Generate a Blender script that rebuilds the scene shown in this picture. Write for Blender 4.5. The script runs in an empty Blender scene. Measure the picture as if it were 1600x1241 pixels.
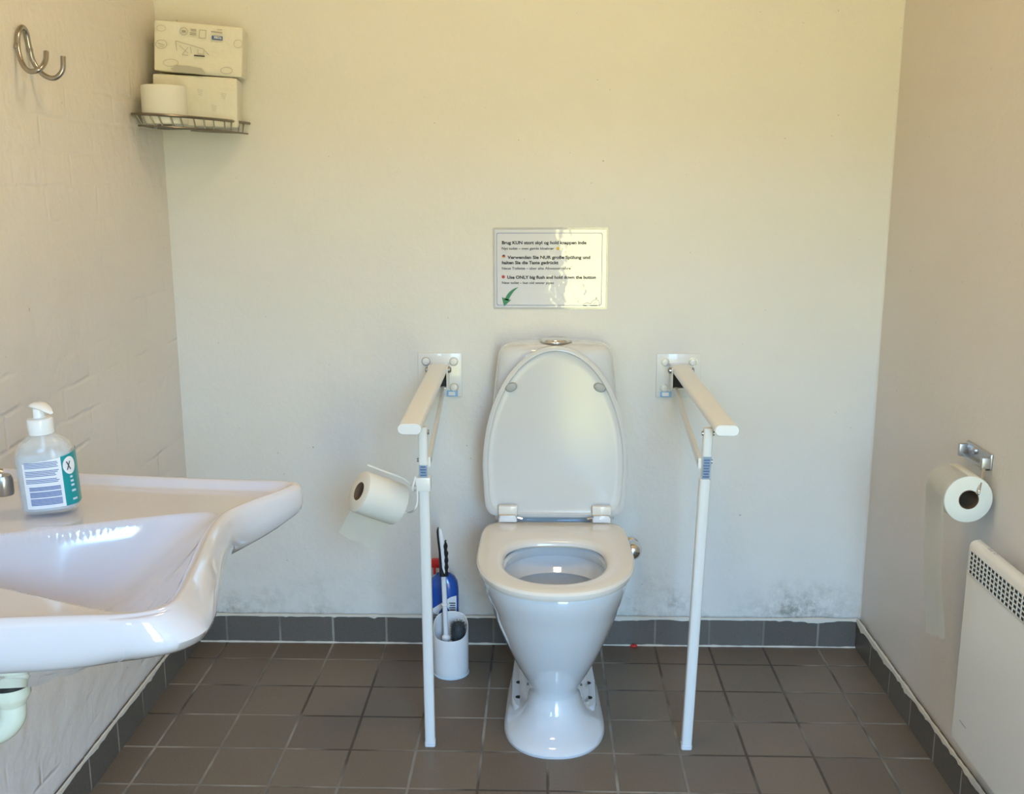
import bpy, bmesh, math, random
from mathutils import Vector, Matrix, noise
from math import sin, cos, pi, radians, sqrt, atan2, exp
random.seed(4)
S = bpy.context.scene
COL = S.collection

# ------------------------------------------------------------ camera
H = 1.2757
cam = bpy.data.objects.new('camera', bpy.data.cameras.new('camera')); COL.objects.link(cam)
cam.location = (0, 0, H)
PITCH, YAW, ROLL = 0.2076, 0.0254, -0.0016
cam.rotation_euler = (Matrix.Rotation(YAW, 3, 'Z') @ Matrix.Rotation(pi/2-PITCH, 3, 'X') @ Matrix.Rotation(ROLL, 3, 'Z')).to_euler()
cam.data.sensor_fit = 'HORIZONTAL'; cam.data.sensor_width = 36
cam.data.lens = 1615.1/1600*36
cam.data.clip_start = 0.02
S.camera = cam
S.view_settings.view_transform = 'Standard'; S.view_settings.look = 'None'
S.view_settings.gamma = 1; S.view_settings.use_curve_mapping = False
S.view_settings.exposure = 0.16

# ------------------------------------------------------------ room dimensions
XL, XR, D, YB, ZC = -0.9606, 0.8959, 2.7026, -0.75, 2.38
DOOR = (0.13, 0.80, 0.0, 2.02)         # x0,x1,z0,z1 of the door opening behind the camera
WIN = (-0.80, -0.45, 1.35, 1.95)       # high window beside the door

# ------------------------------------------------------------ world: sky above, sunlit garden below
W = bpy.data.worlds.new('world'); S.world = W; W.use_nodes = True
wn = W.node_tree; wn.nodes.clear()
o_ = wn.nodes.new('ShaderNodeOutputWorld'); bg = wn.nodes.new('ShaderNodeBackground')
tc = wn.nodes.new('ShaderNodeTexCoord'); sx = wn.nodes.new('ShaderNodeSeparateXYZ')
mr = wn.nodes.new('ShaderNodeMapRange'); mr.inputs[1].default_value = -1; mr.inputs[2].default_value = 1
cr = wn.nodes.new('ShaderNodeValToRGB')
wn.links.new(tc.outputs['Generated'], sx.inputs[0]); wn.links.new(sx.outputs[2], mr.inputs[0])
wn.links.new(mr.outputs[0], cr.inputs[0]); wn.links.new(cr.outputs[0], bg.inputs[0]); wn.links.new(bg.outputs[0], o_.inputs[0])
e = cr.color_ramp.elements
e[0].position = 0.0; e[0].color = (.30, .25, .16, 1)
e[1].position = 1.0; e[1].color = (.12, .33, .90, 1)
for p, c in ((.30, (.34, .28, .15, 1)), (.40, (.36, .37, .12, 1)), (.49, (.25, .235, .12, 1)), (.555, (.18, .18, .11, 1)), (.585, (.36, .68, 1.0, 1)), (.75, (.20, .50, 1, 1))):
    k = e.new(p); k.color = c
bg.inputs[1].default_value = 28.0

def area_light(name, loc, rot, sx_, sy_, power=0, color=(1, 1, 1), portal=False):
    l = bpy.data.lights.new(name, 'AREA'); l.shape = 'RECTANGLE'; l.size = sx_; l.size_y = sy_
    l.energy = power; l.color = color
    if portal: l.cycles.is_portal = True
    o = bpy.data.objects.new(name, l); COL.objects.link(o); o.location = loc; o.rotation_euler = rot
    return o
area_light('door_daylight_portal', ((DOOR[0]+DOOR[1])/2, YB-.11, 1.01), (pi/2, 0, 0), DOOR[1]-DOOR[0], 2.02, portal=True)
area_light('window_daylight_portal', ((WIN[0]+WIN[1])/2, YB-.11, (WIN[2]+WIN[3])/2), (pi/2, 0, 0), WIN[1]-WIN[0], WIN[3]-WIN[2], portal=True)

# ------------------------------------------------------------ material helpers
def nt(m): return m.node_tree
def mat(name, color, rough=.5, metal=0, coat=0, spec=.5, trans=0, ior=1.45, alpha=1, sss=0):
    m = bpy.data.materials.new(name); m.use_nodes = True
    b = m.node_tree.nodes['Principled BSDF']
    b.inputs['Base Color'].default_value = (*color, 1); b.inputs['Roughness'].default_value = rough
    b.inputs['Metallic'].default_value = metal; b.inputs['Coat Weight'].default_value = coat
    b.inputs['Coat Roughness'].default_value = .04
    b.inputs['Specular IOR Level'].default_value = spec; b.inputs['Transmission Weight'].default_value = trans
    b.inputs['IOR'].default_value = ior; b.inputs['Alpha'].default_value = alpha
    return m
def N(m, t, **kw):
    n = m.node_tree.nodes.new(t)
    for k, v in kw.items():
        if isinstance(k, str) and hasattr(n, k): setattr(n, k, v)
    return n
def L(m, a, b): m.node_tree.links.new(a, b)
def bsdf(m): return m.node_tree.nodes['Principled BSDF']
def mnode(m, op, a=None, b=None, c=None):
    n = N(m, 'ShaderNodeMath'); n.operation = op
    for i, v in enumerate((a, b, c)):
        if v is None: continue
        if hasattr(v, 'links'): L(m, v, n.inputs[i])
        else: n.inputs[i].default_value = v
    return n.outputs[0]
def geo_pos(m):
    g = N(m, 'ShaderNodeNewGeometry'); s = N(m, 'ShaderNodeSeparateXYZ'); L(m, g.outputs['Position'], s.inputs[0])
    return g.outputs['Position'], s.outputs
def noise_tex(m, vec, scale, detail=4, rough=.55, dist=0):
    n = N(m, 'ShaderNodeTexNoise'); n.inputs['Scale'].default_value = scale; n.inputs['Detail'].default_value = detail
    n.inputs['Roughness'].default_value = rough; n.inputs['Distortion'].default_value = dist
    if vec is not None: L(m, vec, n.inputs['Vector'])
    return n.outputs['Fac']
def ramp(m, fac, a, b, ca=(0, 0, 0, 1), cb=(1, 1, 1, 1)):
    r = N(m, 'ShaderNodeValToRGB'); r.color_ramp.elements[0].position = a; r.color_ramp.elements[1].position = b
    r.color_ramp.elements[0].color = ca; r.color_ramp.elements[1].color = cb; L(m, fac, r.inputs[0]); return r.outputs[0]
def mix(m, fac, a, b, typ='MIX'):
    n = N(m, 'ShaderNodeMix'); n.data_type = 'RGBA'; n.blend_type = typ
    for i, v in ((0, fac), (6, a), (7, b)):
        if hasattr(v, 'links'): L(m, v, n.inputs[i])
        else: n.inputs[i].default_value = v
    return n.outputs[2]
def bump(m, h, strength, dist, prev=None):
    n = N(m, 'ShaderNodeBump'); n.inputs['Strength'].default_value = strength; n.inputs['Distance'].default_value = dist
    L(m, h, n.inputs['Height'])
    if prev is not None: L(m, prev, n.inputs['Normal'])
    return n.outputs[0]

# painted plaster wall, with mould stains just above the skirting and scattered specks
def wall_mat(name, base, brick=False, stain=False):
    m = mat(name, base, .42, spec=.35)
    pos, xyz = geo_pos(m)
    n1 = noise_tex(m, pos, 3.2, 5, .6); n2 = noise_tex(m, pos, 42, 4, .6); n3 = noise_tex(m, pos, 260, 2, .5)
    c = mix(m, ramp(m, n1, .35, .7), (*[v*.965 for v in base], 1), (*base, 1))
    # little dark specks and scuffs
    sp = noise_tex(m, pos, 70, 2, .5)
    c = mix(m, mnode(m, 'MULTIPLY', ramp(m, sp, .755, .80), .55), c, (.22, .19, .15, 1))
    if stain:
        low = N(m, 'ShaderNodeMapRange'); L(m, xyz[2], low.inputs[0]); low.inputs[1].default_value = .24; low.inputs[2].default_value = .08
        big = noise_tex(m, pos, 4.2, 3, .6); fine = noise_tex(m, pos, 38, 6, .75)
        s = mnode(m, 'MULTIPLY', low.outputs[0], ramp(m, big, .46, .68))
        s = mnode(m, 'MULTIPLY', s, ramp(m, fine, .40, .66))
        # the heaviest patch sits left of the right-hand corner
        d1 = mnode(m, 'ABSOLUTE', mnode(m, 'SUBTRACT', xyz[0], .73))
        pk = N(m, 'ShaderNodeMapRange'); L(m, d1, pk.inputs[0]); pk.inputs[1].default_value = .22; pk.inputs[2].default_value = .04
        zz = N(m, 'ShaderNodeMapRange'); L(m, xyz[2], zz.inputs[0]); zz.inputs[1].default_value = .20; zz.inputs[2].default_value = .10
        s2 = mnode(m, 'MULTIPLY', mnode(m, 'MULTIPLY', pk.outputs[0], zz.outputs[0]), ramp(m, fine, .36, .66))
        s = mnode(m, 'MINIMUM', mnode(m, 'ADD', mnode(m, 'MULTIPLY', s, .75), mnode(m, 'MULTIPLY', s2, .62)), .8)
        c = mix(m, s, c, (.20, .19, .14, 1))
    L(m, c, bsdf(m).inputs['Base Color'])
    nb = bump(m, n2, .35, .004); nb = bump(m, n3, .25, .0012, nb); nb = bump(m, n1, .4, .012, nb)
    if brick:
        cb = N(m, 'ShaderNodeCombineXYZ'); L(m, xyz[1], cb.inputs[0]); L(m, xyz[2], cb.inputs[1])
        # the joints wander and are half filled with paint
        wv = N(m, 'ShaderNodeVectorMath'); wv.operation = 'MULTIPLY_ADD'
        nn = N(m, 'ShaderNodeTexNoise'); nn.inputs['Scale'].default_value = 9; L(m, pos, nn.inputs['Vector'])
        L(m, nn.outputs['Color'], wv.inputs[0]); wv.inputs[1].default_value = (.02, .02, 0); L(m, cb.outputs[0], wv.inputs[2])
        bt = N(m, 'ShaderNodeTexBrick'); L(m, wv.outputs[0], bt.inputs['Vector'])
        bt.inputs['Scale'].default_value = 1; bt.inputs['Brick Width'].default_value = .24; bt.inputs['Row Height'].default_value = .067
        bt.inputs['Mortar Size'].default_value = .008; bt.inputs['Mortar Smooth'].default_value = 1
        fade = mnode(m, 'MULTIPLY', ramp(m, noise_tex(m, pos, 5, 3), .44, .62), ramp(m, xyz[2], .5, 1.0, (1, 1, 1, 1), (.45, .45, .45, 1)))
        hh = mnode(m, 'MULTIPLY', bt.outputs['Fac'], fade)
        nb = bump(m, mnode(m, 'MULTIPLY', hh, -1), .7, .004, nb)
        nb = bump(m, noise_tex(m, pos, 14, 3, .55), .55, .010, nb)
    L(m, nb, bsdf(m).inputs['Normal'])
    return m
M = {}
M['wall'] = wall_mat('painted_plaster', (.80, .775, .73), stain=True)
M['wall_l'] = wall_mat('painted_brick', (.82, .765, .72), brick=True)
M['wall_r'] = wall_mat('painted_plaster_side', (.77, .71, .645))
M['wall_b'] = wall_mat('painted_plaster_rear', (.76, .735, .70))

TILE, GX, GY, GR = .15, -.8712, 2.7331, -.0061
def tile_mat(name, floor=True, axis=0):
    m = mat(name, (.1, .09, .08), .42, spec=.4)
    pos, xyz = geo_pos(m)
    if floor:
        X = mnode(m, 'ADD', xyz[0], mnode(m, 'MULTIPLY', xyz[1], GR)); Y = mnode(m, 'SUBTRACT', xyz[1], mnode(m, 'MULTIPLY', xyz[0], GR))
        u = mnode(m, 'DIVIDE', mnode(m, 'SUBTRACT', X, GX-GR*0-.0165), TILE); v = mnode(m, 'DIVIDE', mnode(m, 'SUBTRACT', Y, GY), TILE)
        # compensation keeps the first joints where the survey put them
    else:
        u = mnode(m, 'DIVIDE', mnode(m, 'SUBTRACT', xyz[axis], GX if axis == 0 else GY-.02), TILE); v = None
    def edge(t):
        f = mnode(m, 'FRACT', mnode(m, 'ADD', t, 40.0))
        return mnode(m, 'MINIMUM', f, mnode(m, 'SUBTRACT', 1.0, f))
    wob = mnode(m, 'MULTIPLY', mnode(m, 'SUBTRACT', noise_tex(m, pos, 45, 3), .5), .014)
    ed = edge(u)
    if v is not None: ed = mnode(m, 'MINIMUM', ed, edge(v))
    ed = mnode(m, 'ADD', ed, wob)
    g = ramp(m, ed, .014, .026, (1, 1, 1, 1), (0, 0, 0, 1))
    ids = N(m, 'ShaderNodeCombineXYZ'); L(m, mnode(m, 'FLOOR', u), ids.inputs[0])
    if v is not None: L(m, mnode(m, 'FLOOR', v), ids.inputs[1])
    wnz = N(m, 'ShaderNodeTexWhiteNoise'); L(m, ids.outputs[0], wnz.inputs['Vector'])
    c0 = mix(m, wnz.outputs['Value'], (.165, .122, .085, 1), (.200, .152, .106, 1)) if floor else mix(m, wnz.outputs['Value'], (.115, .100, .086, 1), (.165, .146, .126, 1))
    sp = noise_tex(m, pos, 420, 2, .6); c1 = mix(m, ramp(m, sp, .60, .72), c0, (.24, .22, .19, 1))
    sp2 = noise_tex(m, pos, 300, 2, .6); c1 = mix(m, ramp(m, sp2, .64, .74), c1, (.035, .030, .027, 1))
    cl = noise_tex(m, pos, 2.6, 4, .6); c1 = mix(m, mnode(m, 'MULTIPLY', ramp(m, cl, .45, .65), .35), c1, (.135, .120, .100, 1))
    # grout: pale with grimy stretches
    gd = ramp(m, noise_tex(m, pos, 3.0, 3, .6, .4), .43, .62)
    gc = mix(m, gd, (.085, .070, .056, 1) if floor else (.20, .18, .16, 1), (.34, .31, .26, 1))
    c = mix(m, g, c1, gc)
    L(m, c, bsdf(m).inputs['Base Color'])
    L(m, ramp(m, g, 0, 1, (.40, .40, .40, 1), (.85, .85, .85, 1)), bsdf(m).inputs['Roughness'])
    h = mnode(m, 'SUBTRACT', mnode(m, 'MULTIPLY', noise_tex(m, pos, 160, 3), .25), g)
    L(m, bump(m, h, .5, .0016), bsdf(m).inputs['Normal'])
    return m
M['floor'] = tile_mat('quarry_tile_floor')
M['base_x'] = tile_mat('quarry_tile_skirting_x', False, 0)
M['base_y'] = tile_mat('quarry_tile_skirting_y', False, 1)

def pine():
    m = mat('pine_boards', (.72, .50, .27), .45)
    pos, xyz = geo_pos(m)
    f = mnode(m, 'FRACT', mnode(m, 'MULTIPLY', mnode(m, 'ADD', xyz[0], 5), 1/.11))
    gap = ramp(m, mnode(m, 'MINIMUM', f, mnode(m, 'SUBTRACT', 1.0, f)), .02, .05)
    mp = N(m, 'ShaderNodeMapping'); mp.inputs['Scale'].default_value = (1, .08, 1); L(m, pos, mp.inputs[0])
    g = noise_tex(m, mp.outputs[0], 40, 5, .6, .6)
    c = mix(m, g, (.60, .38, .18, 1), (.82, .62, .36, 1)); c = mix(m, gap, (.25, .15, .07, 1), c)
    L(m, c, bsdf(m).inputs['Base Color']); return m
M['pine'] = pine()
M['ceramic'] = mat('white_sanitary_ceramic', (.72, .73, .74), .07, coat=1, spec=.5)
M['basin'] = mat('white_basin_ceramic', (.62, .60, .645), .06, coat=1, spec=.5)
M['seat'] = mat('white_seat_plastic', (.82, .765, .69), .16, coat=.3)
M['lid'] = mat('white_lid_plastic', (.67, .66, .64), .18, spec=.4)
M['powder'] = mat('white_powder_coat', (.84, .825, .79), .30, coat=.25)
M['chrome'] = mat('chrome', (.75, .74, .73), .10, metal=1)
M['steel'] = mat('brushed_steel', (.42, .40, .38), .28, metal=1)
M['galv'] = mat('dull_zinc', (.50, .50, .51), .38, metal=.9)
M['wire'] = mat('wire_steel', (.24, .215, .18), .35, metal=1)
M['black'] = mat('black_rubber', (.015, .015, .017), .45)
M['dark'] = mat('dark_recess', (.012, .012, .014), .6)
M['grey'] = mat('grey_rubber_buffer', (.42, .42, .40), .4)
M['bluetape'] = mat('blue_sticker', (.28, .50, .80), .35)
M['paleblue'] = mat('pale_blue_sticker', (.56, .68, .78), .4)
M['ink'] = mat('black_ink', (.04, .04, .055), .5)
M['blueink'] = mat('blue_ink', (.07, .13, .36), .5)
M['greyink'] = mat('grey_ink', (.45, .42, .38), .6)
M['green'] = mat('green_ink', (.02, .24, .11), .35, coat=1)
M['plastic'] = mat('white_plastic', (.82, .82, .83), .18, coat=.3)
M['pvc'] = mat('ivory_pvc', (.74, .74, .60), .22, coat=.3)
M['card'] = mat('brown_cardboard', (.16, .10, .06), .8)
M['caulk'] = mat('cracked_paint_bead', (.66, .62, .54), .6)
M['window_frame'] = mat('white_frame', (.8, .8, .78), .35)
M['teal'] = mat('teal_label', (.0, .28, .30), .3, coat=.3)
M['labelw'] = mat('white_label', (.82, .83, .86), .3, coat=.3)
M['red'] = mat('red_plastic', (.55, .02, .02), .3)
M['blue'] = mat('blue_plastic', (.015, .085, .42), .22, coat=.4)
M['bristle'] = mat('dark_bristles', (.045, .05, .055), .6)
M['heater'] = mat('cream_enamel', (.80, .765, .69), .30, coat=.2)
M['gold'] = mat('yellow_print', (.75, .50, .06), .5)
M['flagred'] = mat('red_print', (.50, .05, .07), .5)
M['plate'] = mat('enamelled_plate', (.80, .79, .76), .28, coat=.3)
M['water'] = mat('toilet_water', (.62, .62, .55), .03, trans=.6, ior=1.33)
def paper(name, c, crease=.3):
    m = mat(name, c, .85, spec=.15); pos, _ = geo_pos(m)
    nb = bump(m, noise_tex(m, pos, 380, 3, .6), .35, .0008); nb = bump(m, noise_tex(m, pos, 55, 3, .5), crease, .003, nb)
    L(m, nb, bsdf(m).inputs['Normal']); return m
M['paper'] = paper('toilet_paper', (.80, .775, .71), .15)
M['paper2'] = paper('toilet_paper_greenish', (.77, .74, .64), .15)
M['tissue'] = paper('hanging_tissue', (.93, .91, .84), .4)
tb = bsdf(M['tissue']); tb.inputs['Alpha'].default_value = .99
M['wrap'] = paper('paper_wrapper', (.80, .765, .66), .6); bsdf(M['wrap']).inputs['Roughness'].default_value = .5
M['wrapgrey'] = mat('folded_towel_edge', (.50, .48, .43), .8)
def laminate():
    m = mat('laminated_sheet', (.72, .73, .80), .25, coat=1, spec=.5)
    bsdf(m).inputs['Coat Roughness'].default_value = .03; bsdf(m).inputs['Coat IOR'].default_value = 1.6
    pos, _ = geo_pos(m)
    b1 = bump(m, noise_tex(m, pos, 26, 2, .5), .25, .004); b1 = bump(m, noise_tex(m, pos, 120, 2, .5), .12, .0012, b1)
    L(m, b1, bsdf(m).inputs['Coat Normal']); return m
M['laminate'] = laminate()
M['clearfilm'] = mat('clear_lamination_edge', (.80, .80, .80), .08, coat=1, alpha=.45)
M['bottle'] = mat('clear_plastic_bottle', (.86, .88, .90), .08, coat=.5, alpha=.30)
M['gel'] = mat('clear_pale_gel', (.70, .77, .84), .12, alpha=.62)
M['lampglass'] = mat('window_glass', (1, 1, 1), 0, trans=1, ior=1.45, alpha=.15)

# ------------------------------------------------------------ mesh helpers (vertices are written in room coordinates)
def wloc(o):
    v = Vector((0, 0, 0))
    while o is not None: v += o.location; o = o.parent
    return v
def obj(name, bm, m, parent=None, smooth=True, base=None, mats=None, angle=35):
    off = wloc(parent) if parent is not None else Vector(base if base is not None else (0, 0, 0))
    bmesh.ops.translate(bm, verts=bm.verts, vec=-off)
    bmesh.ops.recalc_face_normals(bm, faces=bm.faces)
    me = bpy.data.meshes.new(name); bm.to_mesh(me); bm.free()
    for x in (mats or [m]): me.materials.append(x)
    if smooth:
        me.polygons.foreach_set('use_smooth', [True]*len(me.polygons))
        try: me.set_sharp_from_angle(angle=radians(angle))
        except Exception: pass
    o = bpy.data.objects.new(name, me); COL.objects.link(o)
    if parent is not None: o.parent = parent
    else: o.location = off
    return o
def thing(name, label, cat, loc, group=None):
    o = bpy.data.objects.new(name, None); COL.objects.link(o); o.location = loc; o.empty_display_size = .05
    o['label'] = label; o['category'] = cat
    if group: o['group'] = group
    return o
def tag(o, label, cat, group=None):
    o['label'] = label; o['category'] = cat
    if group: o['group'] = group
    return o
def struct(name, bm, m, **kw):
    o = obj(name, bm, m, **kw); o['kind'] = 'structure'; return o
def NB(): return bmesh.new()
def box(bm, x0, x1, y0, y1, z0, z1, bev=0, seg=2, M4=None):
    t = bmesh.new(); bmesh.ops.create_cube(t, size=1)
    for v in t.verts: v.co = Vector(((x0+x1)/2+v.co.x*(x1-x0), (y0+y1)/2+v.co.y*(y1-y0), (z0+z1)/2+v.co.z*(z1-z0)))
    if bev: bmesh.ops.bevel(t, geom=t.edges[:], offset=bev, segments=seg, profile=.5, affect='EDGES')
    merge(bm, t, M4)
def merge(bm, t, M4=None, mi=None):
    vm = {v: bm.verts.new((M4 @ v.co) if M4 else v.co) for v in t.verts}
    for f in t.faces:
        try: g = bm.faces.new([vm[v] for v in f.verts])
        except ValueError: continue
        if mi is not None: g.material_index = mi
        else: g.material_index = f.material_index
    t.free()
def loft(bm, rings, cap0=True, cap1=True, closed=True, mi=0):
    vs = [[bm.verts.new(p) for p in r] for r in rings]
    n = len(vs[0])
    for a, b in zip(vs, vs[1:]):
        for i in range(n if closed else n-1):
            j = (i+1) % n
            f = bm.faces.new((a[i], a[j], b[j], b[i])); f.material_index = mi
    if cap0: bm.faces.new(vs[0][::-1]).material_index = mi
    if cap1: bm.faces.new(vs[-1]).material_index = mi
    return vs
def frame(d):
    d = d.normalized(); a = Vector((0, 0, 1)) if abs(d.z) < .9 else Vector((1, 0, 0))
    u = d.cross(a).normalized(); return u, d.cross(u).normalized()
def smoothpts(pts, k=8):
    P = [Vector(p) for p in pts]; P = [2*P[0]-P[1]]+P+[2*P[-1]-P[-2]]; out = []
    for i in range(1, len(P)-2):
        for s in range(k):
            t = s/k; a, b, c, d = P[i-1], P[i], P[i+1], P[i+2]
            out.append(.5*((2*b)+(c-a)*t+(2*a-5*b+4*c-d)*t*t+(3*b-a-3*c+d)*t**3))
    out.append(P[-2]); return out
def tube(bm, pts, r, n=10, k=8, smooth=True, mi=0):
    P = smoothpts(pts, k) if smooth and len(pts) > 2 else [Vector(p) for p in pts]
    rings = []; u = None
    for i, p in enumerate(P):
        d = (P[min(i+1, len(P)-1)]-P[max(i-1, 0)]).normalized()
        if u is None: u, w = frame(d)
        else: u = (u-d*u.dot(d)).normalized(); w = d.cross(u)
        rr = r(i/(len(P)-1)) if callable(r) else r
        rings.append([p+u*rr*cos(2*pi*j/n)+w*rr*sin(2*pi*j/n) for j in range(n)])
    loft(bm, rings, mi=mi)
def lathe(bm, c, prof, axis=(0, 0, 1), n=32, cap0=True, cap1=True, mi=0):
    c = Vector(c); ax = Vector(axis).normalized(); u, w = frame(ax)
    loft(bm, [[c+ax*h+u*r*cos(2*pi*j/n)+w*r*sin(2*pi*j/n) for j in range(n)] for r, h in prof], cap0, cap1, mi=mi)
def prism(bm, poly, z0, z1, Mx):      # poly in local (a,b); extruded along local c
    lo = [Mx @ Vector((a, b, z0)) for a, b in poly]; hi = [Mx @ Vector((a, b, z1)) for a, b in poly]
    loft(bm, [lo, hi])
def se(t, p):                          # superellipse unit point
    c, s = cos(t), sin(t); return math.copysign(abs(c)**(2/p), c), math.copysign(abs(s)**(2/p), s)
def ss(a, b, x): t = min(1, max(0, (x-a)/(b-a))); return t*t*(3-2*t)
def interp(tab, x):
    for (a, *va), (b, *vb) in zip(tab, tab[1:]):
        if x <= b: t = (x-a)/(b-a); return [p+(q-p)*t for p, q in zip(va, vb)]
    return list(tab[-1][1:])
def text_bm(body, width=None, size=.01, bold=0.0, depth=.0):
    cu = bpy.data.curves.new('t', 'FONT'); cu.body = body; cu.size = size; cu.offset = bold; cu.extrude = depth; cu.resolution_u = 3
    o = bpy.data.objects.new('t', cu); COL.objects.link(o); bpy.context.view_layer.update()
    me = bpy.data.meshes.new_from_object(o.evaluated_get(bpy.context.evaluated_depsgraph_get()))
    t = bmesh.new(); t.from_mesh(me); bpy.data.meshes.remove(me); bpy.data.objects.remove(o); bpy.data.curves.remove(cu)
    if width and t.verts:
        x0 = min(v.co.x for v in t.verts); x1 = max(v.co.x for v in t.verts); s = width/max(1e-6, x1-x0)
        for v in t.verts: v.co.x = (v.co.x-x0)*s
    return t
WALLM = lambda x, z, y: Matrix(((1, 0, 0, x), (0, 0, -1, y), (0, 1, 0, z), (0, 0, 0, 1)))   # local (a right, b up, c towards room) on the back wall

# ------------------------------------------------------------ the room
T = .12
b = NB(); box(b, XL-T, XR+T, YB-T, D+T, -.1, 0); struct('floor', b, M['floor'], smooth=False)
b = NB(); box(b, XL-T, XR+T, YB-T, D+T, ZC, ZC+.1); struct('ceiling', b, M['pine'], smooth=False)
b = NB(); box(b, XL-T, XR+T, D, D+T, 0, ZC); struct('wall_back', b, M['wall'], smooth=False)
b = NB(); box(b, XL-T, XL, YB-T, D, 0, ZC); struct('wall_left', b, M['wall_l'], smooth=False)
b = NB(); box(b, XR, XR+T, YB-T, D, 0, ZC); struct('wall_right', b, M['wall_r'], smooth=False)
b = NB()
box(b, XL, WIN[0], YB-T, YB, 0, ZC); box(b, WIN[0], WIN[1], YB-T, YB, 0, WIN[2]); box(b, WIN[0], WIN[1], YB-T, YB, WIN[3], ZC)
box(b, WIN[1], DOOR[0], YB-T, YB, 0, ZC); box(b, DOOR[0], DOOR[1], YB-T, YB, DOOR[3], ZC); box(b, DOOR[1], XR, YB-T, YB, 0, ZC)
struct('wall_front', b, M['wall_b'], smooth=False)
b = NB(); f = .04
for x0, x1, z0, z1 in ((WIN[0], WIN[1], WIN[2], WIN[2]+f), (WIN[0], WIN[1], WIN[3]-f, WIN[3]), (WIN[0], WIN[0]+f, WIN[2], WIN[3]), (WIN[1]-f, WIN[1], WIN[2], WIN[3]), ((WIN[0]+WIN[1])/2-.015, (WIN[0]+WIN[1])/2+.015, WIN[2], WIN[3])):
    box(b, x0, x1, YB-.09, YB-.04, z0, z1)
struct('window_1', b, M['window_frame'], smooth=False)
b = NB()
for x0, x1, z0, z1 in ((DOOR[0], DOOR[0]+.04, 0, DOOR[3]), (DOOR[1]-.03, DOOR[1], 0, DOOR[3]), (DOOR[0], DOOR[1], DOOR[3]-.04, DOOR[3])):
    box(b, x0, x1, YB-.11, YB-.02, z0, z1)
struct('door_1', b, M['window_frame'], smooth=False)

# skirting of dark quarry tiles
BH, BT = .0792, .012
b = NB(); box(b, XL+BT, XR-BT, D-BT, D, 0, BH, .0015); struct('baseboard_back', b, M['base_x'], smooth=False)
b = NB(); box(b, XL, XL+BT, YB, D, 0, BH, .0015); struct('baseboard_left', b, M['base_y'], smooth=False)
b = NB(); box(b, XR-BT, XR, YB, DOOR[3]+.68, 0, BH, .0015); struct('baseboard_right', b, M['base_y'], smooth=False)
# wobbly bead of paint and filler on top of the skirting, pale joint at its foot
def bead(bm, p0, p1, inward, r0, h, seed, wob=.003):
    p0, p1 = Vector(p0), Vector(p1); n = int((p1-p0).length/.008); rings = []
    for i in range(n+1):
        p = p0.lerp(p1, i/n); q = noise.noise(Vector((i*.11, seed, 0))); q2 = noise.noise(Vector((i*.43, seed+9, 0)))
        r = r0*(1+.55*q+.4*q2); lo = -max(0, q-.05)*wob*2.2-(max(0, q2-.25)*wob*3)
        a = Vector(inward)
        rings.append([p+Vector((0, 0, h+r)), p+a*r*.7+Vector((0, 0, h+r*.7)), p+a*r+Vector((0, 0, h*0+lo)), p+Vector((0, 0, h*0+lo))])
    loft(bm, rings)
b = NB(); bead(b, (XL+.01, D-BT+.002, BH), (XR-.01, D-BT+.002, BH), (0, -1, 0), .0045, .002, 1.3, .003)
struct('trim_1', b, M['caulk'])
b = NB(); bead(b, (XL+BT-.002, YB, BH), (XL+BT-.002, D-BT, BH), (1, 0, 0), .0045, .002, 4.3, .003); struct('trim_2', b, M['caulk'])
b = NB(); bead(b, (XR-BT+.002, YB, BH), (XR-BT+.002, D-BT, BH), (-1, 0, 0), .0055, .003, 7.7, .004); struct('trim_3', b, M['caulk'])
b = NB(); bead(b, (XL+BT, D-BT+.001, .0), (XR-BT, D-BT+.001, .0), (0, -1, 0), .0035, .0005, 2.3, 0); struct('trim_4', b, M['caulk'])
# filler line up the right-hand corner
b = NB(); rings = []
for i in range(160):
    z = BH+.004+i*(ZC-BH-.006)/159; r = .0035*(1+.6*noise.noise(Vector((i*.2, 3, 0)))+.4*noise.noise(Vector((i*.9, 8, 0))))
    rings.append([(XR, D-r*1.6, z), (XR-r*.6, D-r*.6, z), (XR-r*1.6, D, z), (XR, D, z)])
loft(b, rings); struct('trim_5', b, M['wall'])

# ------------------------------------------------------------ ceiling lamp, unseen, added for warm light from overhead
cl = thing('added_ceiling_lamp', 'unseen round opal ceiling lamp added for warm light from above', 'ceiling lamp', (-.05, 1.60, ZC))
b = NB(); lathe(b, (-.05, 1.60, ZC), [(.17, 0), (.17, -.02), (.16, -.024)], n=40); obj('lamp_base', b, M['window_frame'], cl)
b = NB(); lathe(b, (-.05, 1.60, ZC), [(.158, -.024), (.155, -.045), (.13, -.065), (.08, -.078), (.02, -.082)], n=40)
gm = mat('lit_opal_glass', (.9, .85, .75), .3); bsdf(gm).inputs['Emission Color'].default_value = (1, .79, .46, 1); bsdf(gm).inputs['Emission Strength'].default_value = 23
obj('opal_shade', b, gm, cl)

# ------------------------------------------------------------ laminated sign
sg = thing('flush_notice', 'laminated white notice with printed flushing instructions on the wall above the toilet', 'sign', (.032, D, .942))
SX0, SX1, SZ0, SZ1 = -.118, .181, .942, 1.154
def rrect(x0, x1, z0, z1, r, n=6):
    P = []
    for cx, cz, a0 in ((x1-r, z1-r, 0), (x0+r, z1-r, 90), (x0+r, z0+r, 180), (x1-r, z0+r, 270)):
        for i in range(n+1):
            a = radians(a0+90*i/n); P.append((cx+r*cos(a), cz+r*sin(a)))
    return P
SM = WALLM(0, 0, D)
def sheet(x0, x1, z0, z1, c0, c1):
    t = bmesh.new(); prism(t, rrect(x0, x1, z0, z1, .004), c0, c1, SM); return t
obj('clear_edge', sheet(SX0, SX1, SZ0, SZ1, .0005, .0012), M['clearfilm'], sg, False)
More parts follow.
